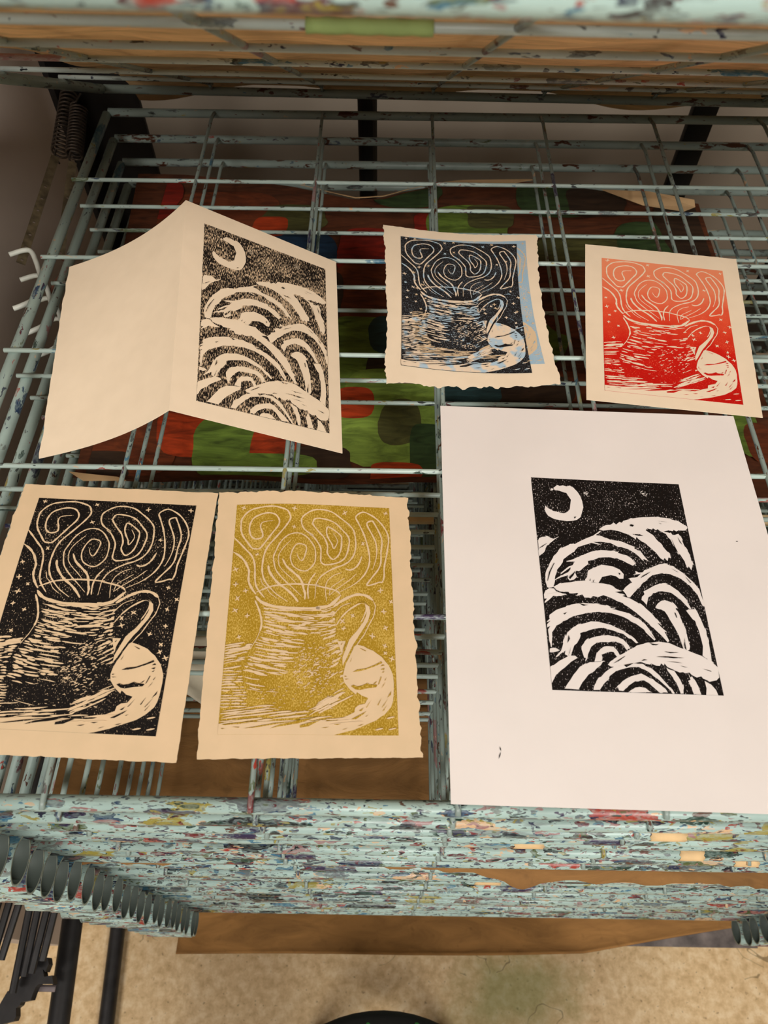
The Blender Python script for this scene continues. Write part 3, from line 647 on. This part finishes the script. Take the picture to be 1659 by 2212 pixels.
def print_mesh(name, sheet, corners, mats, art, lift=.00018, seed=1, dens=1.0, clipx=None, parent=None):
    """inked block impression on a sheet: [0] inked field, [1] cut lines and hollows left bare, [2] ink left standing in the hollows"""
    cuv = [sheet.inv(q) for q in corners]
    def M(a, b, up):
        u = (cuv[0][0] * (1 - a) + cuv[1][0] * a) * (1 - b) + (cuv[3][0] * (1 - a) + cuv[2][0] * a) * b
        v = (cuv[0][1] * (1 - a) + cuv[1][1] * a) * (1 - b) + (cuv[3][1] * (1 - a) + cuv[2][1] * a) * b
        return sheet.P(u, v, up)
    bm = bmesh.new(); uvl = bm.loops.layers.uv.new('UVMap'); r = random.Random(seed)
    cnt = [0]
    def add(pts, up, mi):
        if mi:
            up += cnt[0] * 5e-7 if mi == 1 else 2.2e-4
        pts = [(min(max(x, 0), 1), min(max(y, 0), 1)) for x, y in pts]
        vs = [bm.verts.new(M(x, y, up)) for x, y in pts]
        try: f = bm.faces.new(vs)
        except ValueError: return
        f.material_index = mi
        for lp, (x, y) in zip(f.loops, pts): lp[uvl].uv = (x, 1 - y)
    N1, N2 = 24, 36
    ed = lambda t, s: .0022 * (n1(t * 40, s) - .5)
    for i in range(N1):
        for j in range(N2):
            q = [(i / N1, (j + 1) / N2), ((i + 1) / N1, (j + 1) / N2), ((i + 1) / N1, j / N2), (i / N1, j / N2)]
            add(q, lift, 0)
    def fill(poly, up, mi):
        # split long edges so the outline keeps a hand-cut wobble and follows curved paper
        for amp in (.0012 if mi == 1 else .0006, .0004, 0.0):
            P = []
            for (x0, y0), (x1, y1) in zip(poly, poly[1:] + poly[:1]):
                L = math.hypot(x1 - x0, (y1 - y0) * 1.5); n = max(1, int(L / .03))
                for k in range(n):
                    t = k / n
                    P.append((x0 + (x1 - x0) * t + r.uniform(-amp, amp), y0 + (y1 - y0) * t + r.uniform(-amp, amp)))
            tris = tessellate_polygon([[Vector((x, y, 0)) for x, y in P]])
            A = abs(sum(p[0] * q[1] - q[0] * p[1] for p, q in zip(P, P[1:] + P[:1])) / 2)
            B = sum(abs((P[t[1]][0] - P[t[0]][0]) * (P[t[2]][1] - P[t[0]][1]) - (P[t[2]][0] - P[t[0]][0]) * (P[t[1]][1] - P[t[0]][1])) / 2 for t in tris)
            if abs(A - B) < .01 * A: break
        else:
            tris = tessellate_polygon([[Vector((x, y, 0)) for x, y in poly]]); P = poly
        cnt[0] += 1
        todo = [(P[t[0]], P[t[1]], P[t[2]]) for t in tris]
        while todo:                                          # keep triangles small so they follow the curved paper
            t = todo.pop(); e = [math.hypot(t[k][0] - t[k - 2][0], (t[k][1] - t[k - 2][1]) * 1.5) for k in range(3)]
            k = e.index(max(e))
            if e[k] < .055: add(t, up, mi); continue
            p, q, o = t[k], t[k - 2], t[k - 1]; m = ((p[0] + q[0]) / 2, (p[1] + q[1]) / 2)
            todo += [(p, m, o), (m, q, o)]
    S = 1 / 1000
    if art == 'moon':
        for p in MOON_CUT: fill([(x * S, y * S) for x, y in p], lift * 2, 1)
        for p in MOON_INK: fill([(x * S, y * S) for x, y in p], lift * 3, 2)
        for sx, sy in ((.362, .078), (.752, .062), (.60, .425), (.285, .19)):      # speckled stars
            for k in range(34):
                a = r.uniform(0, 6.28); q = .024 * r.random() ** .8; x, y = sx + q * math.cos(a), sy + q * math.sin(a) / 1.5
                cnt[0] += 1; L = r.uniform(.001, .004)
                for st in ribbon([(x - L, y), (x + L, y + r.uniform(-.002, .002))], r.uniform(.0025, .006), True, r, True): add(st, lift * 2, 1)
        # fine bristle cuts along the arches
        for p in MOON_CUT[2:]:
            for k in range(0, len(p) - 1):
                (x0, y0), (x1, y1) = p[k], p[k + 1]
                if r.random() < .5 and math.hypot(x1 - x0, (y1 - y0) * 1.5) > 34:
                    t = r.random(); x, y = (x0 + (x1 - x0) * t) * S, (y0 + (y1 - y0) * t) * S
                    d = Vector((x1 - x0, y1 - y0)); 
                    if d.length < 1: continue
                    d.normalize(); L = r.uniform(.010, .022); cnt[0] += 1
                    for q in ribbon([(x - d.x * L, y - d.y * L), (x + d.x * L, y + d.y * L)], .0065, True, r, True): add(q, lift * 2, 1)
    else:
        for c in CUP_CUT_LINES:
            cnt[0] += 1
            for q in ribbon([(x * S, y * S) for x, y in c[1:]], c[0] * S, True, r): add(q, lift * 2, 1)
        for p in CUP_CUT: fill([(x * S, y * S) for x, y in p], lift * 2, 1)
        for qs in mug_hatch(seed, dens):
            cnt[0] += 1
            for q in qs: add(q, lift * 2, 1)
        for k, (x, y) in enumerate(STARS):
            if k >= len(STARS) - 3: qs = [ribbon([(x * S - .022, y * S + .003), (x * S + .022, y * S - .004)], .008, True, r)]
            else: qs = star(x * S, y * S, r)
            for st in qs:
                cnt[0] += 1
                for q in st: add(q, lift * 2, 1)
        for p in CUP_INK: fill([(x * S, y * S) for x, y in p], lift * 3, 2)
    for f in bm.faces:
        if f.normal.z < 0: f.normal_flip()
    return link(name, bm, mats, parent or sheet.root, False)

def curl(h, ku=.0, kv=.0):
    return lambda u, v: h * ((abs(u - .5) * 2) ** 3 * ku + (abs(v - .5) * 2) ** 3 * kv)

# white office sheet with the night-hills print
sw = Sheet('art_print', 'big white sheet with a black moon and hills print, at the right', [(.0551, .0182), (.2722, .0122), (.2688, -.2672), (.0533, -.2636)], M_white, lambda u, v: .0009 * math.sin(u * 5 + 1) * math.sin(v * 4) + .0010, (0, 0, 0, 0))
print_mesh('moon_impression', sw, [(.1166, -.0465), (.2195, -.0497), (.2157, -.2010), (.1152, -.1992)], [I_black_white, M_white, I_black_white], 'moon', seed=5)
bm = bmesh.new()
for k, (x, y, l, a) in enumerate([(.0816, -.2375, .0022, 1.2), (.0822, -.2338, .0014, 1.8), (.249, -.0955, .0009, .2), (.236, -.2475, .0010, .4)]):
    d = Vector((math.cos(a), math.sin(a))); nn = Vector((-d.y, d.x)) * .0003
    u0, v0 = sw.inv((x, y)); p = sw.P(u0, v0, .0004)
    vs = [bm.verts.new((p.x + q.x, p.y + q.y, p.z)) for q in (-d * l, nn, d * l, -nn)]; bm.faces.new(vs)
bmesh.ops.recalc_face_normals(bm, faces=bm.faces[:])
link('ink_smudge', bm, I_black_white, sw.root, False)

G1 = 'prints drying on the top shelf'
# black mug print
s1 = Sheet('art_print', 'cream deckle-edged print of a steaming mug in solid black, at the lower left', [(-.2346, -.0579), (-.1000, -.0633), (-.0995, -.2440), (-.2345, -.2400)], M_cream, lambda u, v: .0012 * math.sin(v * 5) + .0012, (.0012, .0004, .0005, .0006), n=(60, 90))
print_mesh('mug_impression', s1, [(-.2214, -.0696), (-.1132, -.0741), (-.1134, -.2296), (-.2212, -.2262)], [I_black, M_cream, I_black], 'cup', seed=3)
# ochre mug print
s2 = Sheet('art_print', 'cream deckle-edged print of a steaming mug in ochre yellow, at the lower middle', [(-.0992, -.0634), (.0303, -.0646), (.0380, -.2390), (-.0882, -.2422)], M_cream, lambda u, v: .0012 + .0010 * math.sin(u * 6) + .002 * max(0, .12 - v) * 8 * math.sin(u * 3.1), (.0010, .0016, .0012, .0005), n=(70, 96), bow=lambda u, v: (0, .0016 * math.sin(u * PI) * (1 - v)))
print_mesh('mug_impression', s2, [(-.0856, -.0733), (.0178, -.0734), (.0248, -.2271), (-.0780, -.2285)], [I_ochre, M_cream, I_ochre], 'cup', seed=4)
# red mug print
s3 = Sheet('art_print', 'cream print of a steaming mug in red fading to pale orange, at the upper right', [(.1860, .1998), (.3158, .1871), (.2927, .0097), (.1646, .0248)], M_cream2, lambda u, v: .0010 + .0035 * (1 - v) ** 3 * (1 - u), (0, .0004, .0005, 0), z0=.0046)
print_mesh('mug_impression', s3, [(.1981, .1832), (.2999, .1710), (.2811, .0216), (.1796, .0338)], [I_red, M_cream2, I_red], 'cup', seed=6, dens=.5)
# blue and black mug print
def bow4(u, v): return (-.0045 * math.sin(v * PI) * (u) + .0015 * math.sin(v * PI) * (1 - u), -.0030 * math.sin(u * PI) * (1 - v) - .0035 * math.sin(u * PI) * v)
s4 = Sheet('art_print', 'small torn-edged mug print in black over an offset pale blue layer, upper middle', [(.0099, .2277), (.1458, .2166), (.1473, .0411), (.0140, .0398)], M_cream2, lambda u, v: .0008 + .0020 * (abs(u - .5) * 2) ** 2, (.0018, .0016, .0008, .0032), n=(64, 84), bow=bow4)
print_mesh('blue_impression', s4, [(.0327, .2125), (.1353, .2085), (.1372, .0610), (.0345, .0660)], [I_blue, M_cream, I_blue], 'cup', seed=7, lift=.00015)
print_mesh('black_impression', s4, [(.0251, .2123), (.1271, .2040), (.1265, .0514), (.0257, .0572)], [I_blackblue, I_cutblue, I_blackblue], 'cup', seed=7, lift=.0005)

# folded card standing like a low tent
FH0, FH1 = .0645, .0500
FB, FT = Vector((-.1276, -.031)), Vector((-.1450, .1705))
card = empty('folded_card', (-.137, .07, .003))
tag(card, 'cream card folded like a low tent, black moon and hills print on its right half', 'card', G1)
class Panel:
    def __init__(s, outer_t, outer_b, right):
        s.ot, s.ob, s.right = Vector(outer_t), Vector(outer_b), right
    def P(s, u, v, up=0.0):
        # u: 0 at the fold, 1 at the outer edge; v: 0 at the far end, 1 at the near end
        a = FT.lerp(FB, v); b = s.ot.lerp(s.ob, v); q = a.lerp(b, u); h = FH0 + (FH1 - FH0) * v
        if s.right: z = h * (1 - u); nrm = Vector((.42, 0, 1))
        else: z = h * ((1 - u) * .62 + .38 * max(0.0, 1 - u) ** 2.6); nrm = Vector((-.3, 0, 1))
        p = Vector((q.x, q.y, .003 + z)); return p + nrm.normalized() * up
    def inv(s, xy):
        u = v = .5
        for _ in range(40):
            p = s.P(u, v); e = Vector(xy) - p.xy
            du = (s.P(u + .01, v) - p).xy / .01; dv = (s.P(u, v + .01) - p).xy / .01
            det = du.x * dv.y - du.y * dv.x
            u += (e.x * dv.y - e.y * dv.x) / det; v += (du.x * e.y - du.y * e.x) / det
        return u, v
pl = Panel((-.2594, .1681), (-.2313, -.0351), False); pr = Panel((-.0306, .1794), (-.0160, -.0267), True)
for nm, p in (('back_panel', pl), ('front_panel', pr)):
    bm = bmesh.new(); g = []
    for j in range(41):
        row = []
        for i in range(31):
            u, v = i / 30, j / 40
            if i == 30 and nm == 'back_panel': u += ragged(v, 5.0, .010)
            row.append(bm.verts.new(p.P(u, v) - Vector(card.location)))
        g.append(row)
    for j in range(40):
        for i in range(30):
            q = (g[j][i], g[j][i + 1], g[j + 1][i + 1], g[j + 1][i]); bm.faces.new(q)
    bm.normal_update()
    for f in bm.faces:
        if f.normal.z < 0: f.normal_flip()
    o = link(nm, bm, M_cream2, card)
    md = o.modifiers.new('thickness', 'SOLIDIFY'); md.thickness = .0005; md.offset = -1
    es = o.modifiers.new('sharp_rim', 'EDGE_SPLIT'); es.split_angle = 1.0
    if nm == 'front_panel': front_panel = o
class PS:                         # adapter: print on the right panel, u from the fold outwards
    root = front_panel
    def P(s, u, v, up=0.0): return pr.P(u, v, up) - Vector(card.location)
    def inv(s, uv): return uv
CARD_UV = [(0.1204, 0.0879), (0.9187, 0.0737), (0.9213, 0.9277), (0.1406, 0.9362)]
print_mesh('moon_impression', PS(), CARD_UV, [I_black_dry, M_cream2, I_black_dry], 'moon', seed=9)

# ------------------------------------------------------------------ painted paper on the fourth shelf
PZ = -SP * 3 + .0027
edge = [(-.271, .427), (-.208, .427), (-.144, .419), (-.09, .408), (-.059, .397), (-.022, .385), (.009, .389), (.034, .401), (.066, .412), (.097, .418), (.171, .421), (.202, .419), (.253, .409), (.303, .398), (.356, .386)]
def yback(x):
    for (x0, y0), (x1, y1) in zip(edge, edge[1:]):
        if x <= x1:
            t = min(max((x - x0) / (x1 - x0), 0), 1); return y0 + (y1 - y0) * t
    return edge[-1][1]
def xl(y): return -.244 + (-.271 + .244) * (y - .002) / .42
bm = bmesh.new(); NX, NY = 60, 40; g = []
for j in range(NY + 1):
    row = []
    for i in range(NX + 1):
        u, v = i / NX, j / NY
        x = -.262 + u * .618; yb = yback(x); yf = .0015 + .0018 * math.sin(x * 40) - .012 * max(0, (x - .2) / .15)
        y = yf + (yb - yf) * v
        x = x + (xl(y) + .262) * (1 - u) 
        z = PZ + .0006 * (1 + math.sin(x * 30) * math.sin(y * 26))
        if v < .03: z += .004 * (1 - v / .03)
        row.append(bm.verts.new((x, y, z)))
    g.append(row)
for j in range(NY):
    for i in range(NX): bm.faces.new((g[j][i], g[j][i + 1], g[j + 1][i + 1], g[j + 1][i]))
keys = list(PAINT); pm = [PAINT[k] for k in keys]
BLOBS = [(-0.175, 0.343, 0.08, 0.049, 'rust'), (-0.082, 0.295, 0.046, 0.034, 'blue'), (-0.086, 0.352, 0.035, 0.024, 'olive'), (-0.112, 0.336, 0.019, 0.017, 'orange'), (-0.009, 0.297, 0.029, 0.036, 'red'), (-0.01, 0.23, 0.037, 0.056, 'rust'), (0.034, 0.396, 0.036, 0.024, 'dgreen'), (0.059, 0.34, 0.017, 0.022, 'red'), (0.099, 0.345, 0.047, 0.03, 'green'), (0.194, 0.391, 0.039, 0.032, 'dgreen'), (0.244, 0.384, 0.031, 0.025, 'dark'), (0.213, 0.301, 0.046, 0.032, 'olive'), (0.289, 0.322, 0.034, 0.031, 'dgreen'), (0.332, 0.338, 0.03, 0.056, 'dark'), (0.125, 0.357, 0.025, 0.02, 'olive'), (-0.01, 0.169, 0.033, 0.034, 'green'), (0.014, 0.176, 0.018, 0.026, 'teal'), (-0.005, 0.119, 0.038, 0.026, 'green'), (0.007, 0.131, 0.012, 0.019, 'dark'), (-0.012, 0.086, 0.025, 0.033, 'green'), (0.025, 0.076, 0.053, 0.061, 'green2'), (-0.014, 0.09, 0.017, 0.018, 'orange'), (0.027, 0.068, 0.019, 0.026, 'olive'), (0.051, 0.038, 0.015, 0.03, 'dgreen'), (0.025, 0.014, 0.022, 0.011, 'orange'), (-0.041, 0.024, 0.027, 0.017, 'dark'), (-0.201, 0.041, 0.036, 0.036, 'rust'), (-0.148, 0.057, 0.038, 0.033, 'orange'), (-0.105, 0.038, 0.044, 0.036, 'green'), (-0.081, 0.041, 0.019, 0.021, 'orange'), (-0.092, 0.021, 0.051, 0.012, 'green'), (-0.224, 0.016, 0.023, 0.015, 'dark'), (0.18, 0.103, 0.038, 0.028, 'rust'), (0.147, 0.108, 0.038, 0.02, 'dark'), (0.088, 0.104, 0.029, 0.018, 'teal'), (0.329, 0.066, 0.011, 0.033, 'green'), (0.337, 0.051, 0.012, 0.021, 'rust'), (-0.049, 0.229, 0.018, 0.041, 'dark'), (-0.068, 0.242, 0.028, 0.042, 'olive'), (-0.247, 0.381, 0.031, 0.034, 'red'), (-0.136, 0.262, 0.038, 0.051, 'dgreen'), (0.132, 0.194, 0.054, 0.053, 'green'), (0.227, 0.228, 0.064, 0.055, 'rust')]
rb = random.Random(12)
for bi, (x, y, rx, ry, c) in enumerate(BLOBS):
    n = 36; poly = []; kx = rb.uniform(2.2, 4.0)
    for k in range(n):
        a = 2 * PI * k / n
        ex = math.copysign(abs(math.cos(a)) ** (2 / kx), math.cos(a)); ey = math.copysign(abs(math.sin(a)) ** (2 / kx), math.sin(a))
        w = 1 + .22 * (n1(k / n * 5 if k < n / 2 else (1 - k / n) * 5 + 9, bi) - .5) + .012 * rb.uniform(-1, 1)
        px = min(max(x + ex * rx * w, -.235), .350); py = min(max(y + ey * ry * w, .005), yback(px) - .003)
        poly.append((px, py))
    zz = PZ + .0015 + bi * .000035
    for t in tessellate_polygon([[Vector((p[0], p[1], 0)) for p in poly]]):
        f = bm.faces.new([bm.verts.new((poly[i][0], poly[i][1], zz)) for i in t]); f.material_index = keys.index(c)
bm.normal_update()
for f in bm.faces:
    if f.normal.z < 0: f.normal_flip()
pp = link('painted_paper', bm, pm)
tag(pp, 'large paper painted in brown, green and orange patches, under the top shelf wires', 'paper')
# folded-over tan corner and curled edges of the painted paper
def flap(bm):
    bm.normal_update()
    for f in bm.faces:
        if f.normal.z < 0: f.normal_flip()
    o = link('curled_edge', bm, M_tan, pp, False); o['label'] = 'tan bare underside of the curled edge'
    md = o.modifiers.new('thickness', 'SOLIDIFY'); md.thickness = .0005
def strip(x0, x1, w, dz):
    bm = bmesh.new(); n = 14; prev = None
    for k in range(n + 1):
        x = x0 + (x1 - x0) * k / n; yb = yback(x); ww = w * math.sin(PI * min(max((k + .5) / (n + 1), .05), .95)) + .0008
        cur = (bm.verts.new((x, yb, PZ + .003 + dz)), bm.verts.new((x, yb - ww, PZ + .0042 + dz)))
        if prev: bm.faces.new((prev[0], cur[0], cur[1], prev[1]))
        prev = cur
    flap(bm)
bm = bmesh.new()
bm.faces.new([bm.verts.new((x, y, PZ + .010 - (.004 if i > 2 else 0))) for i, (x, y) in enumerate([(.248, .396), (.299, .394), (.347, .380), (.348, .373), (.334, .365), (.291, .375)])]); flap(bm)
strip(-.085, .06, .0022, .001); strip(.075, .175, .012, .002)
bm = bmesh.new()
bm.faces.new([bm.verts.new((x, y, PZ + .009)) for x, y in [(-.246, .006), (-.225, .0035), (-.205, .0015), (-.197, -.002), (-.232, -.003)]]); flap(bm)

# pale lath
o = link('wooden_lath', box_bm(.02, .53, -.0185, -.0095, -SP * 4 + .0025, -SP * 4 + .0075, .001), M_lath)
o.rotation_euler = (0, 0, .012)
tag(o, 'thin pale wooden lath lying along a lower wire shelf, right edge of the photo', 'stick')

# crumpled pale paper
bm = bmesh.new(); g = []; rc = random.Random(3)
cc = [(-.185, -.112), (-.080, -.111), (-.078, -.196), (-.140, -.158)]
for j in range(15):
    row = []
    for i in range(17):
        u, v = i / 16, j / 14
        a = Vector(cc[0]).lerp(Vector(cc[1]), u); b = Vector(cc[3]).lerp(Vector(cc[2]), u); p = a.lerp(b, v)
        row.append(bm.verts.new((p.x, p.y, -SP * 5 + .0035 + .0045 * n1(u * 7 + v * 3, 2.0) + .003 * n1(v * 8 - u * 2, 5.0) + rc.uniform(0, .001))))
    g.append(row)
for j in range(14):
    for i in range(16): bm.faces.new((g[j][i], g[j + 1][i], g[j + 1][i + 1], g[j][i + 1]))
bm.normal_update()
for f in bm.faces:
    if f.normal.z < 0: f.normal_flip()
o = link('crumpled_paper', bm, M_pale)
md = o.modifiers.new('thickness', 'SOLIDIFY'); md.thickness = .0004; md.offset = -1
tag(o, 'crumpled pale grey paper seen below, between the black and the ochre mug prints', 'paper')

# kraft sheet on the tenth shelf, torn edge over the front rail
KZ = -SP * 9 + .0042
def kfront(x):
    t = (x + .27) / .80
    b = -.2655 - .0015 * math.sin(x * 21)
    if x > .06: b -= .010 * min(1, (x - .06) / .09) 
    if x > .33: b -= .0006
    b += .0035 * (n1(x * 42, 3.3) - .5) + .0022 * (n1(x * 130, 4.1) - .5)
    if .115 < x < .150: b -= .004 * math.sin((x - .115) / .035 * PI)
    return b
bm = bmesh.new(); NX, NY = 160, 16; g = []
for j in range(NY + 1):
    row = []
    for i in range(NX + 1):
        u, v = i / NX, j / NY
        x = -.268 + .80 * u; yf = kfront(x); yb = -.105 + .006 * math.sin(x * 9)
        y = yf + (yb - yf) * v
        z = KZ + .0006 * (1 + math.sin(x * 25 + y * 30))
        if y < -.2685: z -= (-.2685 - y) * .55
        row.append(bm.verts.new((x, y, z)))
    g.append(row)
for j in range(NY):
    for i in range(NX): bm.faces.new((g[j][i], g[j][i + 1], g[j + 1][i + 1], g[j + 1][i]))
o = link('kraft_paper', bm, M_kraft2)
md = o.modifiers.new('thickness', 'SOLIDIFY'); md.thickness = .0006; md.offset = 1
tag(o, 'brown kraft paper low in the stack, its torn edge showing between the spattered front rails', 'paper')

# cardboard and grey board at the foot of the rack
bm = bmesh.new(); g = []
NX, NY = 60, 24
for j in range(NY + 1):
    row = []
    for i in range(NX + 1):
        u, v = i / NX, j / NY
        xa, xb = -.277, .541
        x = xa + (xb - xa) * u
        yf = -.3135 + .0145 * u + .030 * max(0, u - .72) / .28 + .0015 * math.sin(u * 9); yb = .30
        y = yf + (yb - yf) * v ** 1.8
        z = -.8195 + .0035 * (math.sin(u * 4 + 1) + 1) * (1 - v) + .004 * max(0, 1 - v * 14) * math.sin(u * 3.14)
        row.append(bm.verts.new((x, y, z)))
    g.append(row)
for j in range(NY):
    for i in range(NX): bm.faces.new((g[j][i], g[j][i + 1], g[j + 1][i + 1], g[j + 1][i]))
# turned-down front lip
o = link('cardboard_sheet', bm, M_card)
md = o.modifiers.new('thickness', 'SOLIDIFY'); md.thickness = .003; md.offset = -1
tag(o, 'long brown cardboard sheet sticking out below the stack of shelves, near the floor', 'cardboard')
o = link('grey_board', box_bm(.17, .568, -.2945, .28, -.8275, -.8240, .0008), M_greyboard)
tag(o, 'scuffed grey board under the brown cardboard sheet at the foot of the rack', 'board')

# black stool with green paint flecks, its seat edge just in view
st = empty('round_stool', (.0217, -.5436, FZ))
tag(st, 'black round stool with green paint flecks, cut off by the bottom of the photo', 'stool')
T = NT('black_seat_green_flecks'); co = T.coord()
vv = T.voro(co, 42); nz = T.noise(co, 60)
T.fin(T.mix(T.math('LESS_THAN', T.math('ADD', vv.outputs['Distance'], T.math('MULTIPLY', nz.outputs[0], .35)), .36), s2l((20, 19, 18)), s2l((44, 110, 46))), .6)
bm = bmesh.new(); prof = [(.0, .452), (.10, .452), (.150, .450), (.1655, .445), (.172, .436), (.1725, .424), (.168, .414), (.150, .410), (0, .410)]
rings = []
for r_, z in prof: rings.append([bm.verts.new((r_ * math.cos(2 * PI * k / 64), r_ * math.sin(2 * PI * k / 64), z)) for k in range(64)] if r_ > 0 else [bm.verts.new((0, 0, z))])
for a, b in zip(rings, rings[1:]):
    for k in range(64):
        k2 = (k + 1) % 64
        if len(a) == 1: bm.faces.new((a[0], b[k], b[k2]))
        elif len(b) == 1: bm.faces.new((a[k], b[0], a[k2]))
        else: bm.faces.new((a[k], b[k], b[k2], a[k2]))
bmesh.ops.recalc_face_normals(bm, faces=bm.faces[:])
link('seat', bm, T.m, st)
for k in range(4):
    a = PI / 4 + k * PI / 2
    link('leg', bar([(math.cos(a) * .11, math.sin(a) * .11, .412), (math.cos(a) * .17, math.sin(a) * .17, 0)], .011, 12), M_black, st)
link('foot_ring', bar([(math.cos(2 * PI * k / 40) * .148, math.sin(2 * PI * k / 40) * .148, .15) for k in range(41)], .007, 8), M_black, st)

# ------------------------------------------------------------------ light
def area(name, loc, rot, sx, sy, power, col):
    L = bpy.data.lights.new(name, 'AREA'); L.shape = 'RECTANGLE'; L.size = sx; L.size_y = sy; L.energy = power; L.color = col
    o = bpy.data.objects.new(name, L); COL.objects.link(o); o.location = loc; o.rotation_euler = rot; return o
def aim(loc, tgt): return (Vector(tgt) - Vector(loc)).to_track_quat('-Z', 'Y').to_euler()
WARM = (1.0, .955, .915)
for x, y, z, p in ((-1.05, -1.8, 1.72, 56), (1.20, -1.8, 1.72, 57)):
    area('ceiling_lamp', (x, y, z), aim((x, y, z), (.1, .0, 0)), 1.1, .4, p, WARM)
w = bpy.data.worlds.new('room_light'); SC.world = w; w.use_nodes = True
w.node_tree.nodes['Background'].inputs[0].default_value = (1.0, .93, .86, 1); w.node_tree.nodes['Background'].inputs[1].default_value = .09

# ------------------------------------------------------------------ camera
cam = bpy.data.cameras.new('camera'); co_ = bpy.data.objects.new('camera', cam); COL.objects.link(co_)
Rv, Uv, Fv = Vector((0.999889, 0.013856, 0.005482)), Vector((-0.014633, 0.843439, 0.537025)), Vector((-0.002817, 0.537046, -0.843548))
co_.matrix_world = Matrix(((Rv.x, Uv.x, -Fv.x, 0.01578), (Rv.y, Uv.y, -Fv.y, -0.34698), (Rv.z, Uv.z, -Fv.z, 0.42858), (0, 0, 0, 1)))
cam.sensor_fit = 'HORIZONTAL'; cam.sensor_width = 36.0; cam.lens = 1603.89982 * 36.0 / 1659.0
cam.clip_start = .01; cam.clip_end = 50
cam.dof.use_dof = True; cam.dof.focus_distance = .56; cam.dof.aperture_fstop = 17.0
SC.camera = co_
SC.view_settings.view_transform = 'Standard'; SC.view_settings.look = 'None'; SC.view_settings.gamma = 1.0
SC.view_settings.exposure = 0.0
try: SC.view_settings.use_curve_mapping = False
except Exception: pass
SC.cycles.max_bounces = 6
bpy.context.view_layer.update()
